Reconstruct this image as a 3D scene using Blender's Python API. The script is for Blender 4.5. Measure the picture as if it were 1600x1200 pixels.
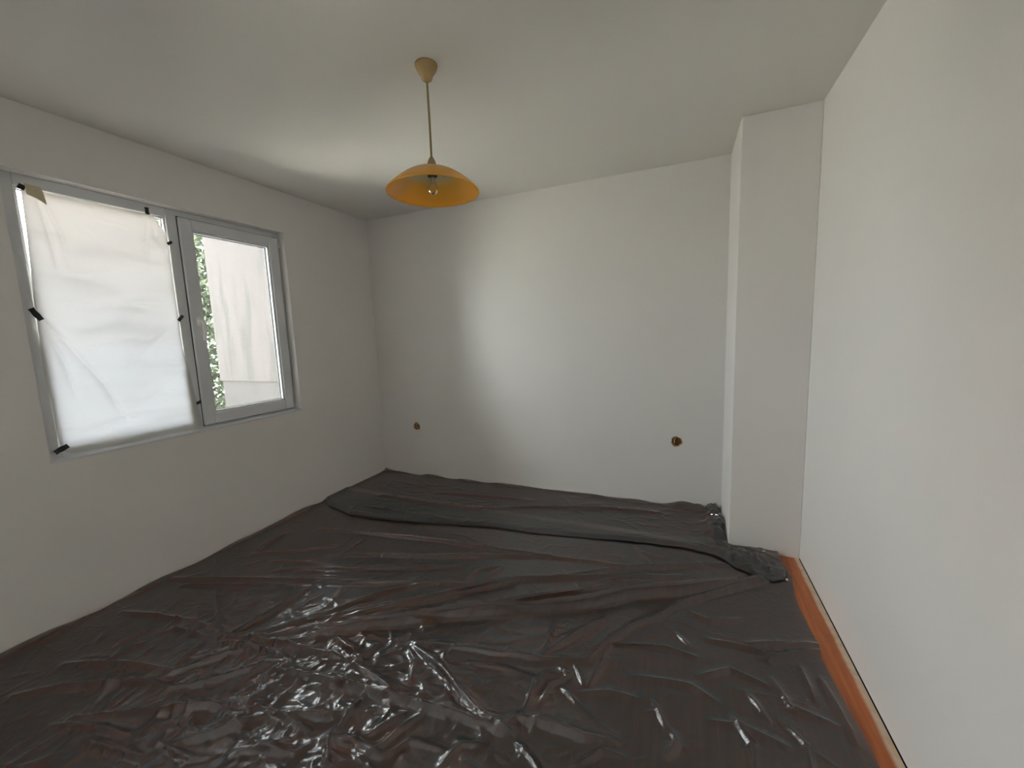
import bpy, math, random
import numpy as np
from mathutils import Vector, Matrix

for o in list(bpy.data.objects):
    bpy.data.objects.remove(o, do_unlink=True)
scene = bpy.context.scene
col = scene.collection

# ------------------------------------------------------------------ camera
FPX = 626.506                                   # focal length in pixels of the 1600 px wide frame
cam_data = bpy.data.cameras.new('camera')
cam_data.sensor_fit = 'HORIZONTAL'
cam_data.sensor_width = 36.0
cam_data.lens = FPX * 36.0 / 1600.0
cam_data.clip_start = 0.02
cam_data.clip_end = 400
cam = bpy.data.objects.new('camera', cam_data)
col.objects.link(cam)
_r = Vector((0.92215635, 0.38508540, -0.03656361))
_u = Vector((-0.01399363, 0.12767321, 0.99171757))
_f = Vector((-0.38656415, 0.91400699, -0.12312340))
CAM = Vector((2.91656, 0.01132, 1.42241))
cam.matrix_world = Matrix(((_r.x, _u.x, -_f.x, CAM.x), (_r.y, _u.y, -_f.y, CAM.y),
                           (_r.z, _u.z, -_f.z, CAM.z), (0, 0, 0, 1)))
scene.camera = cam

# ------------------------------------------------------------------ room measures (metres)
W, D, H = 3.604, 3.326, 2.60                    # right wall x, back wall y, ceiling z
COLX, COLY = 3.2205, 2.792                      # corner column: left face x, front face y
WY0, WY1, WZ0, WZ1 = 0.913, 2.371, 0.861, 2.286  # window opening in the left wall
YF = -0.95                                      # wall behind the camera
DX0, DX1, DZ1 = 0.75, 3.15, 2.20                 # glazed door added for fill light in the wall behind the camera
SW = (-0.80, -0.05, 0.90, 2.10)                  # small window added for fill light in the left wall, out of the frame
WT = 0.25                                       # wall thickness
GZ = -4.2                                       # ground level outside

# ------------------------------------------------------------------ sky, exposure
SKY_STRENGTH = 20.0
SUN_STRENGTH = 130.0
world = bpy.data.worlds.new('overcast_sky')
scene.world = world
world.use_nodes = True
wn = world.node_tree
wn.nodes.clear()
w_out = wn.nodes.new('ShaderNodeOutputWorld')
w_bg = wn.nodes.new('ShaderNodeBackground')
w_ramp = wn.nodes.new('ShaderNodeValToRGB')
w_noise = wn.nodes.new('ShaderNodeTexNoise')
w_noise.inputs['Scale'].default_value = 2.5
w_noise.inputs['Detail'].default_value = 4
w_ramp.color_ramp.elements[0].position = 0.3
w_ramp.color_ramp.elements[0].color = (0.80, 0.90, 1.0, 1)
w_ramp.color_ramp.elements[1].position = 0.7
w_ramp.color_ramp.elements[1].color = (1.0, 0.99, 0.97, 1)
wn.links.new(w_noise.outputs['Fac'], w_ramp.inputs['Fac'])
wn.links.new(w_ramp.outputs['Color'], w_bg.inputs['Color'])
w_bg.inputs['Strength'].default_value = SKY_STRENGTH
wn.links.new(w_bg.outputs['Background'], w_out.inputs['Surface'])

# high sun behind the far side of the wing: it lights the ground outside, no beam reaches the window
sun_d = bpy.data.lights.new('sun', 'SUN')
sun_d.energy = SUN_STRENGTH
sun_d.angle = math.radians(8)
sun_d.color = (1.0, 0.97, 0.92)
sun = bpy.data.objects.new('sun', sun_d)
sun.rotation_euler = Vector((-0.22, -0.30, -1.0)).to_track_quat('-Z', 'Y').to_euler()   # shines from +x, +y, high
col.objects.link(sun)

def portal(name, loc, rot, sx, sy):
    d = bpy.data.lights.new(name, 'AREA')
    d.shape = 'RECTANGLE'
    d.size, d.size_y = sx, sy
    d.cycles.is_portal = True
    o = bpy.data.objects.new(name, d)
    o.location, o.rotation_euler = loc, rot
    col.objects.link(o)
# portals only tell the renderer where the sky can be seen through the openings
portal('window_portal', (-WT - 0.02, (WY0 + WY1) / 2, (WZ0 + WZ1) / 2), (0, -math.pi / 2, 0), WZ1 - WZ0, WY1 - WY0)
portal('fill_window_portal', (-WT - 0.02, (SW[0] + SW[1]) / 2, (SW[2] + SW[3]) / 2), (0, -math.pi / 2, 0), SW[3] - SW[2], SW[1] - SW[0])
portal('fill_door_portal', ((DX0 + DX1) / 2, YF - WT - 0.02, DZ1 / 2), (math.pi / 2, 0, 0), DX1 - DX0, DZ1)

scene.cycles.denoising_prefilter = 'ACCURATE'
vs = scene.view_settings
scene.display_settings.display_device = 'sRGB'
vs.view_transform = 'Standard'
vs.look = 'None'
vs.exposure = 0.0
vs.gamma = 1.0
vs.use_curve_mapping = False

# ------------------------------------------------------------------ materials
MATS = {}
def new_mat(name):
    m = bpy.data.materials.new(name)
    m.use_nodes = True
    nt = m.node_tree
    nt.nodes.clear()
    out = nt.nodes.new('ShaderNodeOutputMaterial')
    MATS[name] = m
    return m, nt, out

def N(nt, typ, **kw):
    n = nt.nodes.new(typ)
    for k, v in kw.items():
        if hasattr(n, k) and k not in n.inputs:
            setattr(n, k, v)
        else:
            n.inputs[k].default_value = v
    return n

def coords(nt, scale=(1, 1, 1), rot=(0, 0, 0)):
    tc = nt.nodes.new('ShaderNodeTexCoord')
    mp = nt.nodes.new('ShaderNodeMapping')
    mp.inputs['Scale'].default_value = scale
    mp.inputs['Rotation'].default_value = rot
    nt.links.new(tc.outputs['Object'], mp.inputs['Vector'])
    return mp.outputs['Vector']

def ramp(nt, fac, stops):
    r = nt.nodes.new('ShaderNodeValToRGB')
    e = r.color_ramp.elements
    e[0].position, e[0].color = stops[0][0], (*stops[0][1], 1)
    e[1].position, e[1].color = stops[-1][0], (*stops[-1][1], 1)
    for p, c in stops[1:-1]:
        x = e.new(p)
        x.color = (*c, 1)
    nt.links.new(fac, r.inputs['Fac'])
    return r.outputs['Color']

def principled(name, color, rough=0.5, bump=None, spec=0.5, noise_col=None, **kw):
    """bump = (scale, strength, distance); noise_col = (scale, second colour)"""
    m, nt, out = new_mat(name)
    b = nt.nodes.new('ShaderNodeBsdfPrincipled')
    b.inputs['Base Color'].default_value = (*color, 1)
    b.inputs['Roughness'].default_value = rough
    b.inputs['Specular IOR Level'].default_value = spec
    for k, v in kw.items():
        b.inputs[k.replace('_', ' ')].default_value = v
    nt.links.new(b.outputs['BSDF'], out.inputs['Surface'])
    if bump or noise_col:
        v = coords(nt)
    if bump:
        n = N(nt, 'ShaderNodeTexNoise', Scale=bump[0], Detail=5.0)
        nt.links.new(v, n.inputs['Vector'])
        bp = N(nt, 'ShaderNodeBump', Strength=bump[1], Distance=bump[2])
        nt.links.new(n.outputs['Fac'], bp.inputs['Height'])
        nt.links.new(bp.outputs['Normal'], b.inputs['Normal'])
    if noise_col:
        n2 = N(nt, 'ShaderNodeTexNoise', Scale=noise_col[0], Detail=4.0)
        nt.links.new(v, n2.inputs['Vector'])
        nt.links.new(ramp(nt, n2.outputs['Fac'], [(0.35, color), (0.7, noise_col[1])]), b.inputs['Base Color'])
    return m

WALL_C = (0.818, 0.782, 0.75)
principled('wall_paint', WALL_C, 0.55, (90, 0.12, 0.004), 0.3, (1.7, (0.80, 0.765, 0.735)))
principled('ceiling_paint', (0.80, 0.77, 0.72), 0.7, (60, 0.10, 0.004), 0.2, (1.2, (0.78, 0.752, 0.705)))
principled('window_plastic', (0.70, 0.70, 0.715), 0.3, None, 0.4)
principled('rubber_gasket', (0.03, 0.03, 0.035), 0.6)
principled('dark_slot', (0.02, 0.02, 0.02), 0.9)
principled('cream_handle', (0.92, 0.90, 0.84), 0.22)
principled('black_tape', (0.012, 0.016, 0.018), 0.35, (40, 0.3, 0.003))
principled('masking_tape', (0.62, 0.54, 0.36), 0.6, (60, 0.2, 0.002))
principled('lamp_ivory', (0.42, 0.28, 0.12), 0.18)
principled('lamp_cord', (0.30, 0.22, 0.09), 0.45)
principled('socket_dark', (0.05, 0.04, 0.035), 0.5)
principled('box_brown', (0.20, 0.09, 0.025), 0.55, (80, 0.4, 0.004), 0.4, (60, (0.33, 0.16, 0.045)))
principled('box_edge', (0.45, 0.24, 0.07), 0.7, (90, 0.5, 0.004), 0.3, (70, (0.55, 0.36, 0.16)))
principled('wire_white', (0.72, 0.69, 0.64), 0.4)
principled('copper', (0.45, 0.19, 0.07), 0.35)
principled('subfloor', (0.03, 0.022, 0.018), 0.9)
principled('paint_flake', (0.75, 0.74, 0.70), 0.6)
principled('bark', (0.12, 0.085, 0.06), 0.9, (12, 0.6, 0.05))
principled('bare_wood', (0.50, 0.33, 0.17), 0.55, (40, 0.2, 0.003), 0.3, (14, (0.58, 0.43, 0.27)))

def wood_material():
    m, nt, out = new_mat('varnished_wood')
    b = N(nt, 'ShaderNodeBsdfPrincipled', Roughness=0.38)
    v = coords(nt, (28, 1.6, 1))
    n = N(nt, 'ShaderNodeTexNoise', Scale=1.6, Detail=8.0, Distortion=0.6)
    nt.links.new(v, n.inputs['Vector'])
    oi = nt.nodes.new('ShaderNodeObjectInfo')
    base = ramp(nt, n.outputs['Fac'], [(0.25, (0.36, 0.085, 0.020)), (0.55, (0.47, 0.132, 0.030)), (0.8, (0.58, 0.19, 0.05))])
    # worn, pale edge where a skirting board used to be: ragged border near the right wall
    tc = nt.nodes.new('ShaderNodeTexCoord')
    sx = nt.nodes.new('ShaderNodeSeparateXYZ')
    nt.links.new(tc.outputs['Object'], sx.inputs['Vector'])
    n2 = N(nt, 'ShaderNodeTexNoise', Scale=5.0, Detail=6.0)
    nt.links.new(tc.outputs['Object'], n2.inputs['Vector'])
    a = N(nt, 'ShaderNodeMath', operation='MULTIPLY_ADD')
    a.inputs[1].default_value = 0.018
    nt.links.new(n2.outputs['Fac'], a.inputs[0])
    nt.links.new(sx.outputs['X'], a.inputs[2])
    mr = N(nt, 'ShaderNodeMapRange')
    mr.inputs['From Min'].default_value = W - 0.034 + 0.009
    mr.inputs['From Max'].default_value = W - 0.022 + 0.009
    nt.links.new(a.outputs[0], mr.inputs['Value'])
    n3 = N(nt, 'ShaderNodeTexNoise', Scale=24.0, Detail=4.0)
    nt.links.new(tc.outputs['Object'], n3.inputs['Vector'])
    pale = ramp(nt, n3.outputs['Fac'], [(0.3, (0.62, 0.42, 0.25)), (0.7, (0.70, 0.56, 0.46))])
    mx = N(nt, 'ShaderNodeMix', data_type='RGBA')
    nt.links.new(mr.outputs['Result'], mx.inputs[0])
    nt.links.new(base, mx.inputs[6])
    nt.links.new(pale, mx.inputs[7])
    # grey scuffs
    n4 = N(nt, 'ShaderNodeTexNoise', Scale=7.0, Detail=5.0)
    nt.links.new(tc.outputs['Object'], n4.inputs['Vector'])
    mr2 = N(nt, 'ShaderNodeMapRange')
    mr2.inputs['From Min'].default_value = 0.62
    mr2.inputs['From Max'].default_value = 0.74
    mr2.inputs['To Max'].default_value = 0.55
    nt.links.new(n4.outputs['Fac'], mr2.inputs['Value'])
    mx2 = N(nt, 'ShaderNodeMix', data_type='RGBA')
    mx2.inputs[7].default_value = (0.13, 0.07, 0.05, 1)
    nt.links.new(mr2.outputs['Result'], mx2.inputs[0])
    nt.links.new(mx.outputs[2], mx2.inputs[6])
    nt.links.new(mx2.outputs[2], b.inputs['Base Color'])
    bp = N(nt, 'ShaderNodeBump', Strength=0.15, Distance=0.002)
    nt.links.new(n.outputs['Fac'], bp.inputs['Height'])
    nt.links.new(bp.outputs['Normal'], b.inputs['Normal'])
    nt.links.new(b.outputs['BSDF'], out.inputs['Surface'])
wood_material()

def film_material():
    """thin black polythene: glossy skin, lets a little light through to the boards below"""
    m, nt, out = new_mat('black_film')
    v = coords(nt)
    n1 = N(nt, 'ShaderNodeTexNoise', Scale=38.0, Detail=6.0, Distortion=0.8)
    n2 = N(nt, 'ShaderNodeTexVoronoi', Scale=26.0, feature='DISTANCE_TO_EDGE')
    nw = N(nt, 'ShaderNodeTexNoise', Scale=9.0, Detail=3.0)
    nt.links.new(v, n1.inputs['Vector'])
    nt.links.new(v, nw.inputs['Vector'])
    mixv = N(nt, 'ShaderNodeMix', data_type='VECTOR')
    mixv.inputs[0].default_value = 0.12
    nt.links.new(v, mixv.inputs[4])
    nt.links.new(nw.outputs['Color'], mixv.inputs[5])
    nt.links.new(mixv.outputs[1], n2.inputs['Vector'])
    b1 = N(nt, 'ShaderNodeBump', Strength=0.32, Distance=0.004)
    nt.links.new(n1.outputs['Fac'], b1.inputs['Height'])
    b2 = N(nt, 'ShaderNodeBump', Strength=0.25, Distance=0.006)
    nt.links.new(n2.outputs['Distance'], b2.inputs['Height'])
    nt.links.new(b1.outputs['Normal'], b2.inputs['Normal'])
    nrm = b2.outputs['Normal']
    tr = N(nt, 'ShaderNodeBsdfTransparent')
    tr.inputs['Color'].default_value = (*FILM_T, 1)
    df = N(nt, 'ShaderNodeBsdfDiffuse')
    df.inputs['Color'].default_value = (*FILM_D, 1)
    ad = nt.nodes.new('ShaderNodeAddShader')
    nt.links.new(tr.outputs[0], ad.inputs[0])
    nt.links.new(df.outputs[0], ad.inputs[1])
    gl = N(nt, 'ShaderNodeBsdfGlossy', Roughness=0.285)
    gl.inputs['Color'].default_value = (1, 1, 1, 1)
    fr = N(nt, 'ShaderNodeFresnel', IOR=1.88)
    mx = nt.nodes.new('ShaderNodeMixShader')
    for s in (df, gl, fr):
        nt.links.new(nrm, s.inputs['Normal'])
    nt.links.new(fr.outputs[0], mx.inputs[0])
    nt.links.new(ad.outputs[0], mx.inputs[1])
    nt.links.new(gl.outputs[0], mx.inputs[2])
    nt.links.new(mx.outputs[0], out.inputs['Surface'])
FILM_T = (0.43, 0.40, 0.395)
FILM_D = (0.004, 0.0045, 0.0055)
film_material()

def pane_material():
    m, nt, out = new_mat('window_glass')
    tr = N(nt, 'ShaderNodeBsdfTransparent')
    tr.inputs['Color'].default_value = (0.95, 0.97, 0.96, 1)
    gl = N(nt, 'ShaderNodeBsdfGlossy', Roughness=0.0)
    fr = N(nt, 'ShaderNodeFresnel', IOR=1.35)
    mx = nt.nodes.new('ShaderNodeMixShader')
    nt.links.new(fr.outputs[0], mx.inputs[0])
    nt.links.new(tr.outputs[0], mx.inputs[1])
    nt.links.new(gl.outputs[0], mx.inputs[2])
    nt.links.new(mx.outputs[0], out.inputs['Surface'])
pane_material()

def bulb_material():
    m, nt, out = new_mat('bulb_glass')
    tr = N(nt, 'ShaderNodeBsdfTransparent')
    tr.inputs['Color'].default_value = (0.96, 0.95, 0.92, 1)
    gl = N(nt, 'ShaderNodeBsdfGlossy', Roughness=0.03)
    fr = N(nt, 'ShaderNodeFresnel', IOR=1.5)
    mx = nt.nodes.new('ShaderNodeMixShader')
    nt.links.new(fr.outputs[0], mx.inputs[0])
    nt.links.new(tr.outputs[0], mx.inputs[1])
    nt.links.new(gl.outputs[0], mx.inputs[2])
    nt.links.new(mx.outputs[0], out.inputs['Surface'])
bulb_material()

def cover_material():
    """thin translucent dust cover over the left pane"""
    m, nt, out = new_mat('cover_film')
    v = coords(nt, (1, 1.0, 4.0))
    n = N(nt, 'ShaderNodeTexNoise', Scale=2.6, Detail=7.0, Distortion=0.5)
    nt.links.new(v, n.inputs['Vector'])
    # outdoor light showing through, painted in: cream above, bluish white below; plus streaks
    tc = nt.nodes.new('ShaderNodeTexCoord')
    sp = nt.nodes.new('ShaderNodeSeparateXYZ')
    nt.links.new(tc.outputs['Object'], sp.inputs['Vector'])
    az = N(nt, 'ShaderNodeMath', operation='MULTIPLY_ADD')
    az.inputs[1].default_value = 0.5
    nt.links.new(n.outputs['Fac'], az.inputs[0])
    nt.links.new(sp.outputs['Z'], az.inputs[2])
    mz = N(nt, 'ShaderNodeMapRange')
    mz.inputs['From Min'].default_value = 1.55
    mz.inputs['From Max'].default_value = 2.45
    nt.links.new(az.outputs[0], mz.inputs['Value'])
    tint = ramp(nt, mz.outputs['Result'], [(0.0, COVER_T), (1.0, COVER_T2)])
    st = ramp(nt, n.outputs['Fac'], [(0.36, (0.84, 0.83, 0.81)), (0.52, (1, 1, 1))])
    mm = N(nt, 'ShaderNodeMix', data_type='RGBA', blend_type='MULTIPLY')
    mm.inputs[0].default_value = 1.0
    nt.links.new(tint, mm.inputs[6])
    nt.links.new(st, mm.inputs[7])
    cs = mm.outputs[2]
    v2 = coords(nt)
    n2 = N(nt, 'ShaderNodeTexNoise', Scale=55.0, Detail=1.0)
    nt.links.new(v2, n2.inputs['Vector'])
    mr = N(nt, 'ShaderNodeMapRange')
    mr.inputs['From Min'].default_value = 0.74
    mr.inputs['From Max'].default_value = 0.80
    nt.links.new(n2.outputs['Fac'], mr.inputs['Value'])
    mxc = N(nt, 'ShaderNodeMix', data_type='RGBA')
    nt.links.new(mr.outputs['Result'], mxc.inputs[0])
    nt.links.new(cs, mxc.inputs[6])
    mxc.inputs[7].default_value = (0.05, 0.045, 0.04, 1)
    tl = N(nt, 'ShaderNodeBsdfTranslucent')
    nt.links.new(mxc.outputs[2], tl.inputs['Color'])
    df = N(nt, 'ShaderNodeBsdfDiffuse')
    df.inputs['Color'].default_value = (0.52, 0.50, 0.46, 1)
    ad = nt.nodes.new('ShaderNodeAddShader')
    nt.links.new(tl.outputs[0], ad.inputs[0])
    nt.links.new(df.outputs[0], ad.inputs[1])
    nt.links.new(ad.outputs[0], out.inputs['Surface'])
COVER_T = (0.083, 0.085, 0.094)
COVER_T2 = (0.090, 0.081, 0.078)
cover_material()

def fill_curtain_material():
    m, nt, out = new_mat('fill_curtain_cloth')
    tl = N(nt, 'ShaderNodeBsdfTranslucent')
    tl.inputs['Color'].default_value = (0.085, 0.084, 0.082, 1)
    df = N(nt, 'ShaderNodeBsdfDiffuse')
    df.inputs['Color'].default_value = (0.45, 0.44, 0.42, 1)
    ad = nt.nodes.new('ShaderNodeAddShader')
    nt.links.new(tl.outputs[0], ad.inputs[0])
    nt.links.new(df.outputs[0], ad.inputs[1])
    nt.links.new(ad.outputs[0], out.inputs['Surface'])
fill_curtain_material()

def shade_material():
    """amber glass shade, milky towards its crown"""
    m, nt, out = new_mat('amber_glass')
    tc = nt.nodes.new('ShaderNodeTexCoord')
    ln = N(nt, 'ShaderNodeVectorMath', operation='LENGTH')
    mp = nt.nodes.new('ShaderNodeMapping')
    mp.inputs['Scale'].default_value = (1, 1, 0)
    nt.links.new(tc.outputs['Object'], mp.inputs['Vector'])
    nt.links.new(mp.outputs['Vector'], ln.inputs[0])
    c = ramp(nt, ln.outputs['Value'], [(0.075, (0.74, 0.74, 0.54)), (0.125, (0.92, 0.60, 0.13)), (0.205, (0.93, 0.54, 0.09))])
    b = N(nt, 'ShaderNodeBsdfPrincipled', Roughness=0.10)
    b.inputs['Specular IOR Level'].default_value = 1.0
    nt.links.new(c, b.inputs['Base Color'])
    tl = nt.nodes.new('ShaderNodeBsdfTranslucent')
    nt.links.new(c, tl.inputs['Color'])
    mx = nt.nodes.new('ShaderNodeMixShader')
    mx.inputs[0].default_value = 0.42
    nt.links.new(b.outputs[0], mx.inputs[1])
    nt.links.new(tl.outputs[0], mx.inputs[2])
    nt.links.new(mx.outputs[0], out.inputs['Surface'])
shade_material()

def stucco(name, c1, c2, scale=30):
    m, nt, out = new_mat(name)
    b = N(nt, 'ShaderNodeBsdfPrincipled', Roughness=0.9)
    v = coords(nt)
    n = N(nt, 'ShaderNodeTexNoise', Scale=float(scale), Detail=4.0)
    nt.links.new(v, n.inputs['Vector'])
    v2 = coords(nt, (3, 1, 0.6))
    n2 = N(nt, 'ShaderNodeTexNoise', Scale=1.3, Detail=6.0)
    nt.links.new(v2, n2.inputs['Vector'])
    nt.links.new(ramp(nt, n2.outputs['Fac'], [(0.50, c1), (0.64, c2)]), b.inputs['Base Color'])
    bp = N(nt, 'ShaderNodeBump', Strength=0.5, Distance=0.01)
    nt.links.new(n.outputs['Fac'], bp.inputs['Height'])
    nt.links.new(bp.outputs['Normal'], b.inputs['Normal'])
    nt.links.new(b.outputs[0], out.inputs['Surface'])
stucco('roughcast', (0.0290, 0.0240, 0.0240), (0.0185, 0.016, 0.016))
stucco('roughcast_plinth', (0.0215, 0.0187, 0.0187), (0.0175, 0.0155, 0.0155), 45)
stucco('house_render', (0.62, 0.58, 0.45), (0.55, 0.51, 0.42), 8)
stucco('house_render_grey', (0.45, 0.45, 0.47), (0.40, 0.40, 0.42), 8)
principled('added_balcony_concrete', (0.24, 0.235, 0.23), 0.9, (30, 0.3, 0.01))
principled('roof_tile', (0.42, 0.17, 0.11), 0.85, (20, 0.4, 0.03))
principled('far_glass', (0.10, 0.13, 0.16), 0.15)
principled('ground_outside', (0.46, 0.45, 0.40), 0.95, None, 0.2, (0.3, (0.54, 0.52, 0.47)))

def leaf_material(name, a, b_):
    m, nt, out = new_mat(name)
    v = coords(nt)
    n = N(nt, 'ShaderNodeTexNoise', Scale=3.0, Detail=3.0)
    nt.links.new(v, n.inputs['Vector'])
    c = ramp(nt, n.outputs['Fac'], [(0.35, a), (0.65, b_)])
    d = nt.nodes.new('ShaderNodeBsdfDiffuse')
    t = nt.nodes.new('ShaderNodeBsdfTranslucent')
    nt.links.new(c, d.inputs['Color'])
    nt.links.new(c, t.inputs['Color'])
    mx = nt.nodes.new('ShaderNodeMixShader')
    mx.inputs[0].default_value = 0.4
    nt.links.new(d.outputs[0], mx.inputs[1])
    nt.links.new(t.outputs[0], mx.inputs[2])
    nt.links.new(mx.outputs[0], out.inputs['Surface'])
leaf_material('leaf_green', (0.055, 0.066, 0.046), (0.10, 0.114, 0.085))
leaf_material('leaf_pale', (0.036, 0.047, 0.022), (0.06, 0.07, 0.04))

# ------------------------------------------------------------------ helpers
class MB:
    """collects shapes for ONE mesh"""
    def __init__(self):
        self.v, self.f = [], []
    def box(self, x0, x1, y0, y1, z0, z1):
        b = len(self.v)
        self.v += [(x, y, z) for z in (z0, z1) for y in (y0, y1) for x in (x0, x1)]
        for q in ((0, 2, 3, 1), (4, 5, 7, 6), (0, 1, 5, 4), (2, 6, 7, 3), (0, 4, 6, 2), (1, 3, 7, 5)):
            self.f.append(tuple(b + i for i in q))
        return self
    def quad(self, *pts):
        b = len(self.v)
        self.v += list(pts)
        self.f.append(tuple(range(b, b + len(pts))))
        return self
    def lathe(self, prof, n=48, c=(0, 0, 0), axis='z', close_top=False, close_bot=False):
        b = len(self.v)
        for r, h in prof:
            for k in range(n):
                a = 2 * math.pi * k / n
                p = (r * math.cos(a), r * math.sin(a), h)
                if axis == 'x':
                    p = (p[2], p[0], p[1])
                elif axis == 'y':
                    p = (p[0], p[2], p[1])
                self.v.append((c[0] + p[0], c[1] + p[1], c[2] + p[2]))
        for i in range(len(prof) - 1):
            for k in range(n):
                k2 = (k + 1) % n
                self.f.append((b + i * n + k, b + i * n + k2, b + (i + 1) * n + k2, b + (i + 1) * n + k))
        if close_bot:
            self.f.append(tuple(b + k for k in reversed(range(n))))
        if close_top:
            self.f.append(tuple(b + (len(prof) - 1) * n + k for k in range(n)))
        return self
    def tube(self, pts, rad, n=12):
        """swept round tube; rad number or list"""
        P = [Vector(p) for p in pts]
        R_ = rad if isinstance(rad, (list, tuple)) else [rad] * len(P)
        b = len(self.v)
        ref = Vector((0, 0, 1))
        for i, p in enumerate(P):
            t = (P[min(i + 1, len(P) - 1)] - P[max(i - 1, 0)]).normalized()
            r0 = ref if abs(t.dot(ref)) < 0.9 else Vector((1, 0, 0))
            u = t.cross(r0).normalized()
            w = t.cross(u)
            for k in range(n):
                a = 2 * math.pi * k / n
                q = p + (u * math.cos(a) + w * math.sin(a)) * R_[i]
                self.v.append(tuple(q))
        for i in range(len(P) - 1):
            for k in range(n):
                k2 = (k + 1) % n
                self.f.append((b + i * n + k, b + i * n + k2, b + (i + 1) * n + k2, b + (i + 1) * n + k))
        self.f.append(tuple(b + k for k in range(n)))
        self.f.append(tuple(b + (len(P) - 1) * n + k for k in reversed(range(n))))
        return self
    def build(self, name, mat, parent=None, smooth=False, bevel=0, loc=None):
        me = bpy.data.meshes.new(name)
        me.from_pydata(self.v, [], self.f)
        me.update()
        return mesh_obj(name, me, mat, parent, smooth, bevel, loc)

def mesh_obj(name, me, mat, parent=None, smooth=False, bevel=0, loc=None):
    me.materials.append(MATS[mat])
    if smooth:
        me.polygons.foreach_set('use_smooth', [True] * len(me.polygons))
    o = bpy.data.objects.new(name, me)
    col.objects.link(o)
    if bevel:
        m = o.modifiers.new('bevel', 'BEVEL')
        m.width, m.segments, m.limit_method = bevel, 2, 'ANGLE'
    if parent is not None:
        o.parent = parent                        # parents stand unrotated at their own origin
        pl = parent.matrix_basis.translation.copy()
        q = parent.parent
        while q is not None:
            pl += q.matrix_basis.translation
            q = q.parent
        o.location = Vector(loc or (0, 0, 0)) - pl
    elif loc:
        o.location = loc
    return o

def tag(o, label=None, cat=None, group=None, kind=None):
    for k, v in (('label', label), ('category', cat), ('group', group), ('kind', kind)):
        if v:
            o[k] = v
    return o

def thing(name, loc, label=None, cat=None, group=None, kind=None):
    o = bpy.data.objects.new(name, None)
    o.empty_display_size = 0.05
    o.location = loc
    col.objects.link(o)
    return tag(o, label, cat, group, kind)

def frame_mb(y0, y1, z0, z1, wl, wr, wb, wt, x0, x1):
    """rectangular picture-frame profile in the y-z plane"""
    m = MB()
    m.box(x0, x1, y0, y0 + wl, z0, z1)
    m.box(x0, x1, y1 - wr, y1, z0, z1)
    m.box(x0, x1, y0 + wl, y1 - wr, z0, z0 + wb)
    m.box(x0, x1, y0 + wl, y1 - wr, z1 - wt, z1)
    return m
# ------------------------------------------------------------------ the room shell
def holed_wall(name, mat, y0, y1, x0, x1, z0, z1, holes, n=32):
    """slab between y0 (room face) and y1 with round holes through it; holes = (x, z, radius)"""
    mb = MB()
    cuts = sorted(holes)
    s = 0.12
    xs = x0
    def slab(a, b, c, d):
        mb.quad((a, y0, c), (b, y0, c), (b, y0, d), (a, y0, d))
    for hx, hz, r in cuts:
        slab(xs, hx - s, z0, z1)
        slab(hx - s, hx + s, z0, hz - s)
        slab(hx - s, hx + s, hz + s, z1)
        ring_i, ring_o = [], []
        for k in range(n):
            a = 2 * math.pi * (k + 0.5) / n
            wob = 1 + 0.05 * math.sin(3 * a + hx * 7) + 0.035 * math.sin(5 * a + hx)
            c_, s_ = math.cos(a), math.sin(a)
            ring_i.append((hx + r * wob * c_, hz + r * wob * s_))
            q = s / max(abs(c_), abs(s_))
            ring_o.append((hx + q * c_, hz + q * s_))
        for k in range(n):
            k2 = (k + 1) % n
            pts = [ring_i[k], ring_o[k]]
            if abs(abs(ring_o[k][0] - hx) - s) > 1e-6 and abs(abs(ring_o[k2][0] - hx) - s) < 1e-6 or \
               abs(abs(ring_o[k][0] - hx) - s) < 1e-6 and abs(abs(ring_o[k2][0] - hx) - s) > 1e-6:
                pts.append((hx + s * (1 if ring_o[k][0] + ring_o[k2][0] > 2 * hx else -1),
                            hz + s * (1 if ring_o[k][1] + ring_o[k2][1] > 2 * hz else -1)))
            pts += [ring_o[k2], ring_i[k2]]
            mb.quad(*[(p[0], y0, p[1]) for p in pts])
            mb.quad(*[(ring_i[k][0], y0, ring_i[k][1]), (ring_i[k2][0], y0, ring_i[k2][1]),
                      (ring_i[k2][0], y0 + 0.03, ring_i[k2][1]), (ring_i[k][0], y0 + 0.03, ring_i[k][1])])
        xs = hx + s
    slab(xs, x1, z0, z1)
    mb.box(x0, x1, y0 + 0.06, y1, z0, z1)
    return mb.build(name, mat)

JB = [(0.444, 0.526, 0.036), (2.897, 0.540, 0.037)]
tag(holed_wall('wall_back', 'wall_paint', D, D + WT, 0, W, -0.02, H, JB), kind='structure')

m = MB()
m.box(-WT, 0, YF - WT, SW[0], -0.3, H + 0.2)
m.box(-0.14, 0, SW[1], WY0, -0.3, H + 0.2)
m.box(-WT, -0.14, SW[1], WY0 - 0.045, -0.3, H + 0.2)         # outer skin set back, so the frame sits in a rebate
m.box(-WT, 0, SW[0], SW[1], -0.3, SW[2])
m.box(-WT, 0, SW[0], SW[1], SW[3], H + 0.2)
m.box(-0.14, 0, WY1, D + WT, -0.3, H + 0.2)
m.box(-WT, -0.14, WY1 + 0.045, D + WT, -0.3, H + 0.2)
m.box(-0.14, 0, WY0, WY1, -0.3, WZ0)
m.box(-WT, -0.14, WY0 - 0.045, WY1 + 0.045, -0.3, WZ0 - 0.01)
m.box(-0.14, 0, WY0, WY1, WZ1, H + 0.2)
m.box(-WT, -0.14, WY0 - 0.045, WY1 + 0.045, WZ1 + 0.045, H + 0.2)
tag(m.build('wall_left', 'wall_paint'), kind='structure')
tag(MB().box(W, W + WT, YF - WT, D + WT, 0.0025, H).build('wall_right', 'wall_paint'), kind='structure')
m = MB()
m.box(0, DX0, YF - WT, YF, -0.02, H)
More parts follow.
